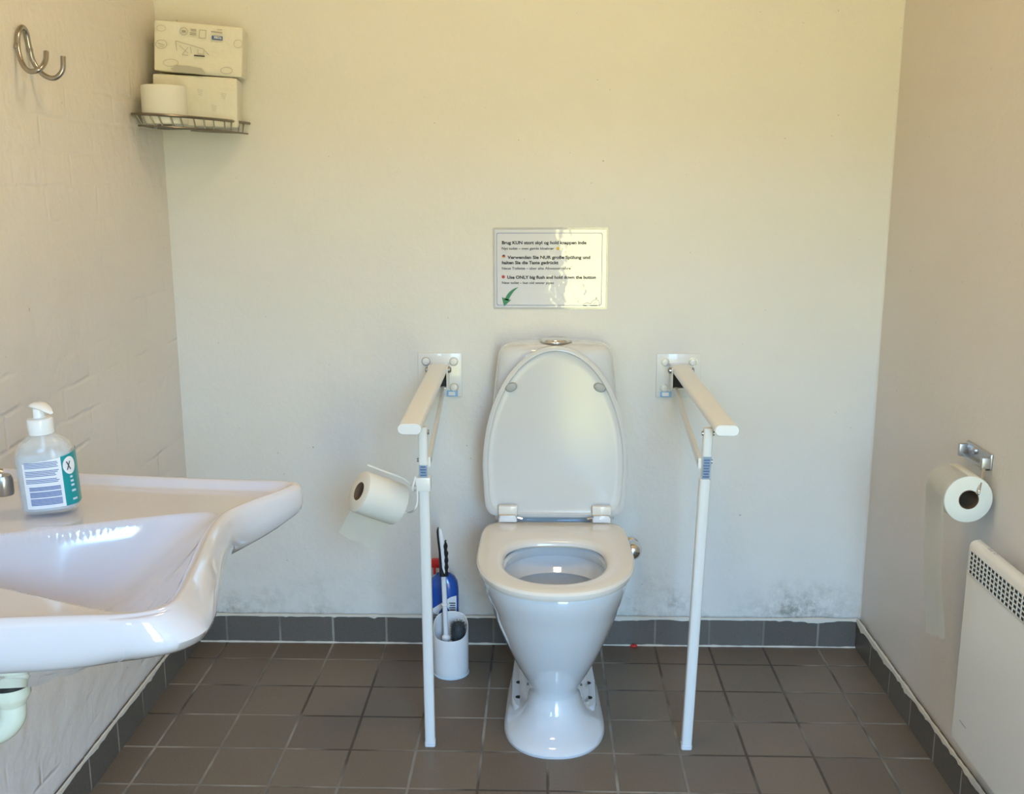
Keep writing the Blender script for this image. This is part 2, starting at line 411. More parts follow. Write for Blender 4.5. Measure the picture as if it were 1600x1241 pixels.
# the paper itself bows slightly: gridded so that the gloss breaks up
b = NB(); nx, nz = 40, 28; g = []
for j in range(nz+1):
    row = []
    for i in range(nx+1):
        x = SX0+.005+(SX1-SX0-.010)*i/nx; z = SZ0+.005+(SZ1-SZ0-.010)*j/nz
        row.append(b.verts.new((x, D-.0018-.0008*sin(i/nx*pi)-.0004*noise.noise(Vector((x*20, z*20, 0))), z)))
    g.append(row)
for j in range(nz):
    for i in range(nx): b.faces.new((g[j][i], g[j][i+1], g[j+1][i+1], g[j+1][i]))
obj('printed_sheet', b, M['laminate'], sg)
zm = (SX1-SX0)/1315.
def sgx(px): return SX0+(px-150)*zm
def sgz(py): return SZ1-(py-105)*zm
b = NB(); C0 = .0032
for body, px0, px1, py, size, bold in (
    ('Brug KUN stort skyl og hold knappen inde', 255, 1215, 292, .0112, .00040), ('Nyt toilet – men gamle kloakrør', 255, 850, 354, .0092, .00012),
    ('Verwenden Sie NUR große Spülung und', 318, 1262, 458, .0112, .00040), ('halten Sie die Taste gedrückt', 255, 900, 518, .0112, .00040),
    ('Neue Toilette – aber alte Abwasserrohre', 255, 1040, 580, .0092, .00012), ('Use ONLY big flush and hold down the button', 315, 1330, 685, .0112, .00040),
    ('New toilet – but old sewer pipes', 255, 850, 745, .0092, .00012)):
    merge(b, text_bm(body, (px1-px0)*zm, size, bold), WALLM(sgx(px0), sgz(py), D-C0))
obj('printed_text', b, M['ink'], sg, False)
def outline(bm, P, w, Mx, c):          # thin closed printed line
    n = len(P); cx = sum(p[0] for p in P)/n; cz = sum(p[1] for p in P)/n
    A = [Mx @ Vector((x, z, c)) for x, z in P]
    B = []
    for x, z in P:
        d = Vector((x-cx, z-cz)); l = d.length; B.append(Mx @ Vector((x-math.copysign(w, d.x), z-math.copysign(w, d.y), c)))
    va = [bm.verts.new(p) for p in A]; vb = [bm.verts.new(p) for p in B]
    for i in range(n): j = (i+1) % n; bm.faces.new((va[i], va[j], vb[j], vb[i]))
b = NB(); outline(b, rrect(sgx(193), sgx(1398), sgz(992), sgz(165), .005), .0010, SM, .0030); obj('printed_frame', b, M['blueink'], sg, False)
def flat(bm, P, Mx, c): bm.faces.new([bm.verts.new(Mx @ Vector((x, z, c))) for x, z in P])
b = NB(); A = []
for i in range(13):
    t = i/12; A.append((440-190*t**.8+25*t*(1-t), 785+120*t**1.6))
Bk = [(x+10+62*(i/12)**.8, y+8+18*(i/12)) for i, (x, y) in enumerate(A)]
def quadstrip(bm, A, B, Mx, c):
    va = [bm.verts.new(Mx @ Vector((sgx(x), sgz(y), c))) for x, y in A]; vb = [bm.verts.new(Mx @ Vector((sgx(x), sgz(y), c))) for x, y in B]
    for i in range(len(A)-1): bm.faces.new((va[i], va[i+1], vb[i+1], vb[i]))
A = [(442, 782), (405, 793), (370, 812), (338, 838), (312, 870), (295, 903), (287, 925)]
Bq = [(442, 784), (420, 800), (394, 825), (372, 855), (352, 885), (335, 915), (325, 938)]
quadstrip(b, A, Bq, SM, C0)
flat(b, [(sgx(x), sgz(y)) for x, y in ((252, 898), (278, 1002), (358, 930), (322, 922), (287, 908))], SM, C0)
obj('green_arrow', b, M['green'], sg, False)
def disc(bm, x, z, r, Mx, c, a0=0, a1=360, n=20): flat(bm, [(x+r*cos(radians(a0+(a1-a0)*i/n)), z+r*sin(radians(a0+(a1-a0)*i/n))) for i in range(n+1)][:n if a1-a0 == 360 else n+1], Mx, c)
b = NB(); disc(b, sgx(275), sgz(430), .0042, SM, C0, 20, 160); obj('flag_black', b, M['ink'], sg, False)
b = NB(); disc(b, sgx(275), sgz(430), .0042, SM, C0-.0001, -20, 200); obj('flag_red', b, M['flagred'], sg, False); b = NB(); disc(b, sgx(270), sgz(663), .0042, SM, C0); obj('flag_red', b, M['flagred'], sg, False)
b = NB(); disc(b, sgx(275), sgz(430), .0042, SM, C0, 200, 340); obj('flag_yellow', b, M['gold'], sg, False); b = NB(); disc(b, sgx(893), sgz(342), .0042, SM, C0); obj('smiley_print', b, M['gold'], sg, False)
b = NB()
def pline(bm, P, w, Mx, c):
    Q = [Vector((sgx(x), sgz(y))) for x, y in P]
    for p, q in zip(Q, Q[1:]):
        d = (q-p); n_ = Vector((-d.y, d.x)).normalized()*w; flat(bm, [tuple(p+n_), tuple(p-n_), tuple(q-n_), tuple(q+n_)], Mx, c)
pline(b, [(1190, 985), (1200, 972), (1230, 962), (1275, 970), (1290, 945), (1310, 930), (1340, 922), (1365, 938), (1378, 965), (1370, 1000)], .0004, SM, C0)
pline(b, [(1338, 920), (1338, 890)], .0004, SM, C0); pline(b, [(1328, 908), (1348, 908)], .0006, SM, C0)
pline(b, [(1190, 994), (1230, 994)], .0009, SM, C0); pline(b, [(1268, 994), (1350, 994)], .0007, SM, C0); pline(b, [(1300, 975), (1340, 955)], .0003, SM, C0)
obj('house_logo', b, M['ink'], sg, False)

# ------------------------------------------------------------ toilet
TX = .042
to = thing('toilet', 'white ceramic floor-standing toilet with its lid raised against the cistern', 'toilet', (TX, 2.36, 0))
def body_ring(z, hw, yf, yb, p=2.3, n=64, pb=None, cx=TX, back_hw=None):
    cy = yf+min(hw*1.25, (yb-yf)*.5); R = []
    for i in range(n):
        t = 2*pi*i/n; c, s = se(t, p)
        if s < 0: y = cy+s*(cy-yf); x = cx+c*hw
        else:
            c, s = se(t, pb or 5); y = cy+s*(yb-cy); h2 = hw if back_hw is None else hw+(back_hw-hw)*ss(0, 1, s)
            x = cx+c*h2
        R.append((x, y, z))
    return R
b = NB()
outer = [  # z, half width, front y, back y, exponent, back half width
 (.000, .119, 2.106, 2.64, 2.2, .105), (.006, .120, 2.105, 2.64, 2.2, .105), (.014, .117, 2.110, 2.64, 2.2, .103), (.022, .107, 2.124, 2.638, 2.2, .100),
 (.034, .090, 2.142, 2.635, 2.2, .096), (.052, .075, 2.160, 2.630, 2.2, .090), (.075, .065, 2.175, 2.628, 2.15, .085), (.098, .060, 2.184, 2.626, 2.1, .082), (.108, .0595, 2.184, 2.625, 2.1, .082),
 (.125, .066, 2.176, 2.625, 2.1, .085), (.150, .080, 2.160, 2.628, 2.1, .092), (.190, .100, 2.136, 2.63, 2.1, .105), (.230, .118, 2.115, 2.63, 2.1, .118), (.270, .134, 2.097, 2.63, 2.1, .130),
 (.310, .147, 2.081, 2.63, 2.15, .140), (.328, .151, 2.076, 2.63, 2.2, .143), (.338, .156, 2.071, 2.63, 2.2, .147), (.365, .164, 2.061, 2.63, 2.2, .152), (.392, .168, 2.054, 2.63, 2.25, .155), (.399, .166, 2.056, 2.63, 2.25, .154), (.402, .160, 2.062, 2.62, 2.25, .150)]
rings = [body_ring(z, hw, yf, yb, p, back_hw=bh) for z, hw, yf, yb, p, bh in outer]
inner = [(.402, .122, 2.098, 2.40), (.397, .116, 2.104, 2.395), (.385, .117, 2.103, 2.398), (.372, .124, 2.096, 2.405), (.350, .120, 2.102, 2.388), (.341, .117, 2.105, 2.376), (.3385, .116, 2.106, 2.374), (.336, .118, 2.104, 2.386), (.30, .108, 2.125, 2.384), (.26, .088, 2.15, 2.375), (.235, .076, 2.17, 2.36)]
rings += [body_ring(z, hw, yf, yb, 2.1, pb=2.2) for z, hw, yf, yb in inner]
rings += [body_ring(.18, .05, 2.21, 2.33, 2.1, pb=2.2)]
loft(b, rings)
bowl = obj('bowl', b, M['ceramic'], to)
b = NB(); loft(b, [body_ring(z, .0745, 2.172, 2.358, 2.1, pb=2.2) for z in (.225, .2315)]); obj('water', b, M['water'], to)
# foot flanges; dark discs painted for the shade inside open screw holes
b = NB()
for s in (-1, 1):
    P = [(TX+s*.060, 2.27), (TX+s*.075, 2.255), (TX+s*.095, 2.27), (TX+s*.104, 2.31), (TX+s*.106, 2.40), (TX+s*.102, 2.52), (TX+s*.098, 2.56), (TX+s*.06, 2.56)]
    if s < 0: P = P[::-1]
    loft(b, [[(x, y, .006) for x, y in P], [(x, y, .038) for x, y in P], [(TX+(x-TX)*.97, 2.42+(y-2.42)*.985, .043) for x, y in P]])
obj('foot_flange', b, M['ceramic'], to)
for s in (-1, 1):
    for yy in (2.31, 2.385):
        b = NB(); lathe(b, (TX+s*.086, yy, .0425), [(.0075, 0), (.0075, .0012), (.004, .0018)], n=16); obj('screw_hole_disc', b, M['dark'], to)
# cistern
b = NB(); R = []
def cis_ring(z, hw, yf, yb, p=3.6, n=64):
    return [(TX+.003+se(2*pi*i/n, p)[0]*hw, (yf+yb)/2+se(2*pi*i/n, p)[1]*(yb-yf)/2, z) for i in range(n)]
for z, hw, yf in ((.40, .158, 2.565), (.50, .166, 2.562), (.62, .168, 2.558), (.70, .162, 2.556), (.78, .154, 2.555), (.825, .148, 2.555), (.842, .145, 2.556), (.853, .140, 2.559), (.860, .132, 2.564), (.865, .118, 2.572), (.868, .08, 2.585), (.869, .04, 2.60)):
    yb = 2.698 if z < .86 else 2.698-(z-.858)*2.0
    R.append(cis_ring(z, hw, yf, yb))
loft(b, R); cis = obj('cistern', b, M['ceramic'], to)
b = NB(); lathe(b, (TX+.004, 2.615, .868), [(.037, -.002), (.037, .006), (.035, .009), (.030, .0105)], n=40); pb_ = obj('flush_button', b, M['chrome'], to)
b = NB(); lathe(b, (TX+.004, 2.615, .868), [(.041, -.002), (.041, .0025), (.038, .003)], n=40); obj('button_rim', b, M['steel'], pb_)
b = NB(); box(b, TX-.085, TX+.09, 2.43, 2.56, .385, .4035, .006); box(b, TX-.14, TX+.14, 2.50, 2.60, .36, .404, .012); obj('bowl_shelf', b, M['ceramic'], to)
# seat ring
def seat_outline(n, hw, yf, yb, p=2.25):
    cy = 2.275; R = []
    for i in range(n):
        t = 2*pi*i/n; c, s = cos(t), sin(t)
        if s < 0: c2, s2 = se(t, p); R.append((TX+c2*hw, cy+s2*(cy-yf)))
        else:
            c2, s2 = se(t, 9); w = hw*(1-.035*s2*s2); R.append((TX+c2*w, cy+s2*(yb-cy)))
    return R
def hole_outline(n, gx=0):
    R = []
    for i in range(n):
        t = 2*pi*i/n; s0 = sin(t)
        c, s = se(t, 2.15 if s0 < 0 else 2.9); R.append((TX-.002+c*(.117+gx), 2.245+s*((.146 if s0 < 0 else .118)+gx)))
    return R
n = 72; prof = []
so = lambda g: seat_outline(n, .182+g, 2.036-g, 2.505+g)
rr = []
for kind, g, z in (('o', -.012, .4045), ('o', -.003, .406), ('o', 0, .412), ('o', 0, .419), ('o', -.004, .4245), ('o', -.012, .427), ('h', .016, .4265), ('h', .006, .423), ('h', .001, .417), ('h', 0, .411), ('h', .004, .406), ('h', .012, .4045)):
    P = so(g) if kind == 'o' else hole_outline(n, g)
    rr.append([(x, y, z) for x, y in P])
rr.append(rr[0])
b = NB(); loft(b, rr, False, False); bmesh.ops.remove_doubles(b, verts=b.verts, dist=1e-6)
obj('seat', b, M['seat'], to)
# lid, raised: its outline in its own plane, then leaned back
LZ, LY, LEAN = .430, 2.506, radians(2.0)
LM = Matrix.Translation((TX+.003, LY, LZ)) @ Matrix.Rotation(-LEAN, 4, 'X')
def lid_outline(n, g=0):
    R = []; hc = .135
    for i in range(n):
        t = 2*pi*i/n; s0 = sin(t)
        if s0 >= 0: c, s = se(t, 2.0); R.append((c*(.183+g), hc+s*(.308+g)))
        else:
            c, s = se(t, 9); w = .183+g-.006*ss(0, 1, -s); R.append((c*w, hc+s*(hc-.004+g)))
    return R
rr = []
for g, y in ((-.014, .020), (-.004, .018), (0, .012), (0, .004), (-.004, .001), (-.011, 0), (-.014, .004), (-.020, .0055)):
    rr.append([LM @ Vector((x, y, z)) for x, z in lid_outline(n, g)])
for k in (.92, .82, .70, .55, .4, .25, .1):
    rr.append([LM @ Vector((x*k, .0055-.0045*(1-k*k), .20+(z-.20)*k)) for x, z in lid_outline(n, -.020)])
b = NB(); loft(b, rr); lid = obj('lid', b, M['lid'], to)
for s in (-1, 1):
    b = NB(); cx = s*.110-.001
    R = []
    for r, y in ((1, .006), (1, .001), (.8, -.003), (.4, -.0045)):
        R.append([LM @ Vector((cx+.0155*r*cos(a)*cos(.3)-.0125*r*sin(a)*sin(.3)*s, y, .340+.0125*r*sin(a)*cos(.3)+.0155*r*cos(a)*sin(.3)*s*0)) for a in [2*pi*i/24 for i in range(24)]])
    loft(b, R); obj('buffer', b, M['grey'], lid)
for s in (-1, 1):
    h = NB(); x = TX+s*.118+.002
    box(h, x-.024, x+.024, 2.487, 2.507, .447, .470, .003)
    obj('hinge', h, M['seat'], to)
    h = NB(); box(h, x-.023, x+.023, 2.486, 2.512, .428, .448, .003); hb = obj('hinge_block', h, M['plastic'], to)
    h = NB(); tube(h, [(x-.021, 2.4865, .446), (x-.023, 2.485, .440), (x-.023, 2.485, .430)], .0016, 6, smooth=False); tube(h, [(x-.022, 2.485, .4485), (x+.018, 2.485, .4485), (x+.023, 2.485, .441)], .0016, 6, smooth=False)
    tube(h, [(x-s*.024, 2.500, .437), (x-s*.036, 2.500, .434)], .004, 10, smooth=False); obj('hinge_pin', h, M['chrome'], hb)
# water inlet valve
b = NB(); lathe(b, (.257, 2.701, .294), [(.022, 0), (.022, -.004), (.012, -.009), (.011, -.02), (.022, -.024), (.026, -.034), (.0265, -.044), (.024, -.056), (.017, -.064), (.008, -.068)], axis=(0, 1, 0), n=32)
tube(b, [(.257, 2.66, .294), (.235, 2.66, .298), (.205, 2.66, .31)], .007, 12)
tag(obj('angle_valve', b, M['chrome'], base=(.263, 2.701, .292)), 'round chrome water valve on the wall at the right side of the toilet', 'valve')

# ------------------------------------------------------------ fold-down support rails
def oval(c, w, h, n=28, tilt=0): return [(c[0]+math.copysign(1, cos(t))*(w-h)*(1 if abs(cos(t)) > .02 else 0)+h*cos(t), c[1], c[2]+h*sin(t)) for t in [2*pi*(i+.5)/n for i in range(n)]]
def rail(s, px, a0, a1, legtop, legfoot, label, brace0, brace1):
    r = thing('support_rail', label, 'grab rail', (px, D, .72))
    b = NB(); box(b, px-.0585, px+.0585, D-.005, D, .708, .826, .002); obj('wall_plate', b, M['plate'], r)
    for sx_ in (-1, 1):
        for z in (.803, .733):
            if s*sx_ > 0 and z < .74: continue
            b = NB(); lathe(b, (px+sx_*.037, D-.004, z), [(.0105, 0), (.0105, -.003), (.008, -.0065), (.003, -.0075)], axis=(0, 1, 0), n=20)
            c_ = obj('cover_cap', b, M['plate'], r)
            b = NB(); lathe(b, (px+sx_*.037, D-.0048, z), [(.0118, 0), (.0118, -.0012)], axis=(0, 1, 0), n=20); obj('cap_washer', b, M['steel'], c_)
    hx = a0[0]
    b = NB()
    for q in (-1, 1): box(b, hx+q*.024-.0015, hx+q*.024+.0015, 2.632, D-.004, .742, .800, .001)
    box(b, hx-.025, hx+.025, D-.012, D-.004, .742, .800, .001); box(b, hx-.025, hx+.025, 2.640, D-.004, .740, .744, .001)
    obj('hinge_bracket', b, M['powder'], r)
    b = NB(); box(b, hx-.021, hx+.021, 2.648, D-.012, .7455, .782); obj('bracket_recess', b, M['dark'], r, False)
    for q in (-1, 1):
        b = NB(); lathe(b, (hx+q*.025, 2.652, .789), [(.0085, 0), (.0085, q*.006), (.005, q*.009)], axis=(1, 0, 0), n=14)
        obj('hinge_pin', b, M['steel'], r)
    b = NB(); sx0 = px-s*.032
    box(b, sx0-.015, sx0+.015, D-.0068, D-.005, .7085, .7245, .001); obj('blue_sticker', b, M['bluetape'], r, False)
    b = NB(); box(b, sx0-.010, sx0+.008, D-.0073, D-.0068, .7115, .7215, .0003); obj('sticker_print', b, M['labelw'], r, False)
    # arm
    b = NB(); A0, A1 = Vector(a0), Vector(a1)
    R = [oval(A0.lerp(A1, t), .0245, .0112) for t in (0, .25, .5, .75, 1)]
    loft(b, R); arm = obj('arm', b, M['powder'], r)
    b = NB(); e1 = A1; d = (A1-A0).normalized()
    loft(b, [oval(e1-d*.001, .0250, .0117), oval(e1+d*.004, .0250, .0117), oval(e1+d*.006, .0238, .0105)]); obj('end_cap', b, M['plastic'], arm)
    # leg: thin inner tube sliding in an outer tube
    lt, lf = Vector(legtop), Vector(legfoot); zj = .655
    def P(z): return lf.lerp(lt, (z-lf.z)/(lt.z-lf.z))
    def sq(c, h, bv=.003):
        return [(c.x+x, c.y+y, c.z) for x, y in ((h-bv, -h), (h, -h+bv), (h, h-bv), (h-bv, h), (-h+bv, h), (-h, h-bv), (-h, -h+bv), (-h+bv, -h))]
    b = NB(); loft(b, [sq(P(zj-.03), .0095), sq(P(lt.z), .0095)]); up = obj('inner_tube', b, M['powder'], r, angle=60)
    b = NB(); loft(b, [sq(P(.003), .0113), sq(P(zj), .0113)]); lg = obj('leg', b, M['powder'], r, angle=60)
    b = NB(); loft(b, [sq(P(0), .0122), sq(P(.010), .0122)]); obj('foot_cap', b, M['plastic'], lg, angle=60)
    b = NB(); q = P(.70)
    tube(b, [P(lt.z-.012)+Vector((-.013, 0, 0)), P(lt.z-.012)+Vector((.013, 0, 0))], .005, 12, smooth=False)
    obj('pivot_pin', b, M['steel'], r); b = NB()
    tube(b, [Vector((P(brace1[2]).x-.0155, brace1[1], brace1[2])), Vector((P(brace1[2]).x+.0155, brace1[1], brace1[2]))], .0045, 12, smooth=False)
    obj('pivot_pin', b, M['steel'], r)
    b = NB(); B0, B1 = Vector(brace0), Vector(brace1); hw_, hh_ = .0035, .011
    loft(b, [[p+Vector((x*hw_, 0, z*hh_)) for x, z in ((-1, -1), (1, -1), (1, 1), (-1, 1))] for p in (B0, B1+(B1-B0).normalized()*.012)]); obj('brace', b, M['powder'], r, False)
    # printed sticker above the joint
    b = NB(); p0, p1 = P(zj+.002), P(zj+(.030 if s < 0 else .052))
    y0, y1 = p0.y-.0098, p1.y-.0098
    b.faces.new([b.verts.new(v) for v in ((p0.x-.009, y0, p0.z), (p0.x+.009, y0, p0.z), (p1.x+.009, y1, p1.z), (p1.x-.009, y1, p1.z))])
    bmesh.ops.solidify(b, geom=b.faces[:], thickness=.0003)
    st = obj('height_label', b, M['paleblue'], up, False)
    b = NB(); zz = p0.z+.004; i = 0
    while zz < p1.z-.004:
        p = P(zz); w = .0055 if i % 2 else .0065
        box(b, p.x-w, p.x+w, p.y-.0106, p.y-.0101, zz, zz+.0024); zz += .0062; i += 1
    obj('label_print', b, M['blueink'], st, False)
    return r, P, zj
rail_left, PL, zjL = rail(-1, -.2600, (-.2600, 2.66, .792), (-.2610, 2.045, .778), (-.2410, 2.105, .768), (-.2445, 2.164, 0),
     'white hinged support rail left of the toilet, with a paper roll hanging on its leg', (-.2480, 2.65, .735), (-.2310, 2.125, .690))
rail(1, .3720, (.3720, 2.66, .792), (.3830, 2.045, .778), (.3560, 2.105, .768), (.3430, 2.164, 0),
     'white hinged support rail right of the toilet, no paper roll on it', (.3600, 2.65, .735), (.3430, 2.125, .690))
# collar on the left leg that carries the roll holder
b = NB(); c = PL(.642); box(b, c.x-.0145, c.x+.0145, c.y-.0145, c.y+.0145, .627, .657, .002)
obj('leg_collar', b, M['powder'], rail_left)
hold = thing('roll_holder', 'white bent wire roll holder hooked on the leg of the left support rail', 'toilet roll holder', (c.x, c.y, .642))
RD = Vector((-.775, -.45, .445)).normalized()       # axis of the hanging roll, towards its open end
RC = Vector((-.379, 2.085, .633)) - RD*.052          # roll centre
RRAD = .0455
ux = RD.cross(Vector((0, 0, 1))).normalized(); uy = ux.cross(RD).normalized()
if uy.z < 0: uy = -uy
Q = lambda a, t, u=0: RC+RD*a+uy*t+ux*u
b = NB()
hp = Vector((c.x-.017, c.y-.012, .660))
tube(b, [Q(.055, .058), Q(.0, .0575), Q(-.035, .057), Q(-.060, .050), Q(-.078, .048)+Vector((.006, 0, .004)), hp+Vector((-.006, 0, -.032)), hp+Vector((-.002, 0, -.008)), hp], .0021, 8, 6); obj('cover_rod', b, M['powder'], hold); b = NB()
tube(b, [hp, hp+Vector((.003, 0, -.02)), hp+Vector((.003, 0, -.055)), hp+Vector((-.004, 0, -.074)), Q(-.075, -.010)+Vector((.004, 0, 0)), Q(-.055, -.012), Q(.0, -.014), Q(.020, -.014)], .0021, 8, 6)
obj('wire', b, M['powder'], hold)
def roll(name, label, cen, ax, R, Lh, m, group=None, core=.020):
    ax = Vector(ax).normalized(); t = thing(name, label, 'toilet roll', cen)
    b = NB(); h = Lh/2
    prof = [(core, -h), (R-.003, -h), (R-.0008, -h+.0015), (R, -h+.004), (R, h-.004), (R-.0008, h-.0015), (R-.003, h), (core, h)]
    lathe(b, cen, prof+[(core, -h)], ax, 48, False, False); bmesh.ops.remove_doubles(b, verts=b.verts, dist=1e-6)
    obj('paper', b, m, t)
    b = NB(); lathe(b, cen, [(core, -h-.0004), (core-.0012, -h-.0004), (core-.0012, h+.0004), (core, h+.0004), (core, -h-.0004)], ax, 32, False, False); bmesh.ops.remove_doubles(b, verts=b.verts, dist=1e-6)
    obj('cardboard_core', b, M['card'], t)
    return t
def strip(bm, rows, k=1):
    vs = [[bm.verts.new(p) for p in r] for r in rows]
    for a, c_ in zip(vs, vs[1:]):
        for i in range(len(a)-1): bm.faces.new((a[i], a[i+1], c_[i+1], c_[i]))
r1 = roll('toilet_roll', 'white toilet roll hanging tilted beside the left support rail, one short sheet loose', RC, RD, RRAD, .098, M['paper'])
b = NB(); rows = []
nS = 14
for j in range(nS+1):
    t = j/nS; row = []
    for i in range(9):
        a = -.048+.096*i/8
        base = Q(a, 0)+ux*(-1)*0
        # comes off the back of the roll and hangs down and left
        st_ = Q(a, -.018)+Vector((0, .042, 0))
        dn = Vector((-.050, .015, -.095-.018*(1-i/8)))*1.0
        p = st_+dn*t+Vector((0, .006*sin(i*1.1+t*3)+.006*noise.noise(Vector((i*.5, t*3, 2))), .003*sin(i*.9)*t))
        row.append(p)
    rows.append(row)
strip(b, rows); bmesh.ops.solidify(b, geom=b.faces[:], thickness=.0005); obj('loose_sheet', b, M['tissue'], r1)

# ------------------------------------------------------------ roll on the right-hand wall
hb = thing('wall_roll_holder', 'small metal paper-roll bracket with a bent wire arm on the right wall', 'toilet roll holder', (XR, 2.04, .72))
b = NB()
box(b, XR-.006, XR, 1.985, 2.105, .712, .745, .003); box(b, XR-.022, XR-.004, 1.984, 1.994, .712, .738, .002); box(b, XR-.022, XR-.004, 2.096, 2.106, .712, .738, .002)
box(b, XR-.016, XR-.004, 1.984, 2.106, .712, .718, .002); lathe(b, (XR-.005, 2.055, .735), [(.008, 0), (.007, -.006), (.003, -.008)], (1, 0, 0), 16)
obj('bracket', b, M['galv'], hb)
RX, RZ, RY0, RY1, RR2 = .842, .662, 1.955, 2.052, .0475
b = NB(); tube(b, [(XR-.014, 1.990, .722), (XR-.022, 1.975, .712), (RX+.014, 1.944, RZ+.022), (RX+.013, 1.944, RZ+.0150), (RX+.012, 1.956, RZ+.013), (RX+.012, 2.04, RZ+.013)], .0021, 10, 5); obj('wire_arm', b, M['chrome'], hb)
r2 = roll('toilet_roll', 'white toilet roll on the right wall above the heater, its long end hanging down', (RX, (RY0+RY1)/2, RZ), (0, -1, .0), RR2, RY1-RY0, M['paper2'], core=.0195)
b = NB(); rows = []
for j in range(34):
    row = []
    for i in range(7):
        y = RY0+.001+(RY1-RY0-.002)*i/6
        if j < 9:
            a = radians(95+85*j/8); p = Vector((RX+(RR2+.0008)*cos(a), y, RZ+(RR2+.0008)*sin(a)))
        else:
            t = (j-8)/25; zend = .385 if i == 0 else .385-.030*i/6
            z = RZ+(zend-.002*sin(i*2.)-RZ)*t
            p = Vector((RX-RR2-.0008+.010*t*t+.003*sin(t*9)*t, y-.035*t, z))
            p.x += .0012*noise.noise(Vector((i*.5, j*.2, 1)))
        row.append(p)
    rows.append(row)
strip(b, rows); bmesh.ops.solidify(b, geom=b.faces[:], thickness=.0005); obj('hanging_end', b, M['tissue'], r2)

# ------------------------------------------------------------ electric panel heater
HX, HY0, HY1, HZ0, HZ1 = .830, .98, 1.905, .185, .597
ht = thing('panel_heater', 'cream electric panel heater with a black grille slot on the right wall', 'heater', (XR, 1.44, HZ0))
b = NB()
P = [(HX, HZ0), (HX, HZ1-.012), (HX+.003, HZ1-.004), (HX+.010, HZ1), (HX+.020, HZ1+.001), (HX+.046, HZ1-.022), (HX+.048, HZ1-.05), (HX+.048, HZ0+.004)]
loft(b, [[(x, y, z) for x, z in P] for y in (HY0, HY1-.004, HY1)]); obj('casing', b, M['heater'], ht, angle=50)
b = NB(); box(b, HX+.048, XR, 1.20, 1.25, .24, .50); obj('wall_bracket', b, M['galv'], ht, False); b = NB(); box(b, HX+.048, XR, 1.68, 1.73, .24, .50); obj('wall_bracket', b, M['galv'], ht, False)
# grille
g0, g1 = HZ1-.062, HZ1-.016
b = NB(); box(b, HX-.0006, HX+.0004, HY0+.02, HY1-.010, g0, g1); gr = obj('grille_slot', b, M['dark'], ht, False)
b = NB(); rows_ = 5
for i in range(rows_+1):
    z = g0+(g1-g0)*i/rows_; box(b, HX-.0022, HX-.0005, HY0+.02, HY1-.010, z-.0011, z+.0011)
y = HY1-.010
while y > HY0+.02:
    box(b, HX-.0022, HX-.0005, y-.0013, y+.0013, g0, g1); y -= .0155
obj('grille_bars', b, M['heater'], gr, False)
b = NB()
tri = [(HX+.0125, 1.832), (HX+.0205, 1.832), (HX+.0165, 1.822)]
for p, q in zip(tri, tri[1:]+tri[:1]): tube(b, [(p[0], p[1], HZ1+.0008), (q[0], q[1], HZ1+.0008)], .0004, 4, smooth=False)
for i in range(3): box(b, HX+.0125, HX+.0200, 1.842+i*.006, 1.844+i*.006, HZ1, HZ1+.0012)
obj('top_marking', b, M['greyink'], ht, False)
b = NB(); box(b, HX-.0008, HX, 1.845, 1.875, .2345, .2375); obj('small_badge', b, M['greyink'], ht, False)

# ------------------------------------------------------------ wash basin
BY = 1.242; BXW = XL
ba = thing('washbasin', 'white ceramic accessible washbasin with a concave front edge on the left wall', 'washbasin', (XL, BY, .70))
def hw_at(x): return .247+.055*ss(-.35, -.95, x)*1.0 if x < -.35 else .247
def smin(a, b, k): h = max(k-abs(a-b), 0)/k; return min(a, b)-h*h*k*.25
def front_x(v):
    a = abs(v)
    base = -.350-.070*ss(1, .30, v)**.9 if v > .3 else -.420+.030*ss(.3, -.75, v)+.008*ss(-.4, -1, v)
    r = .12 if v > 0 else .20
    if a > 1-r: base -= (.030 if v > 0 else .045)*(1-sqrt(max(0, 1-((a-1+r)/r)**2)))
    return base
NU, NV = 190, 160
P2 = [[None]*(NV+1) for _ in range(NU+1)]
for i in range(NU+1):
    u = 1-(1-i/NU)**1.4
    for j in range(NV+1):
        v = -1+2*j/NV; v = math.copysign(1-(1-abs(v))**1.15, v)
        fx = front_x(v); x = XL+.003+(fx-XL-.003)*u
        hw = .249+.053*ss(-.36, -.95, x)
        P2[i][j] = (x, BY+v*hw, v, fx, hw)
RIMZ = .833
def topz(x, y, v, fx, hw):
    d = smin(fx-x, hw-abs(y-BY), .03)
    d = max(d, 0)
    z = RIMZ-.013*ss(.006, .024, d)                          # deck below the raised rim
    z -= .003*(1-min(1, d/.005))**2                           # rounded outer edge
    z += .006*ss(-.70, -.95, x)
    yf = 1.305+(x+.634)*.437; yn = 1.092-(x+.598)*.44
    bb = smin(smin(yf-y, y-yn, .02), (fx-.016-x)*1.0, .09); bb = smin(bb, (x+.800), .04)
    if bb > 0:
        df = max(0, fx-.016-x)
        dep = .115*(1-(1-min(1, bb/.075))**2.2)
        dep *= .38+.62*ss(.0, .20, df)
        z -= dep
    return z
b = NB(); V = [[b.verts.new((p[0], p[1], topz(*p))) for p in row] for row in P2]
for i in range(NU):
    for j in range(NV): b.faces.new((V[i][j], V[i+1][j], V[i+1][j+1], V[i][j+1]))
loop = [V[i][0] for i in range(NU+1)]+[V[NU][j] for j in range(1, NV+1)]+[V[i][NV] for i in range(NU-1, -1, -1)]+[V[0][j] for j in range(NV-1, 0, -1)]
c0 = Vector((-.70, BY, 0)); prev = loop
nl = len(loop)
nrm = []
for i in range(nl):
    t = loop[(i+1) % nl].co-loop[i-1].co; nn = Vector((t.y, -t.x, 0)).normalized(); 
    if nn.dot(loop[i].co-c0) < 0: nn = -nn
    nrm.append(nn)
orig = [v.co.copy() for v in loop]
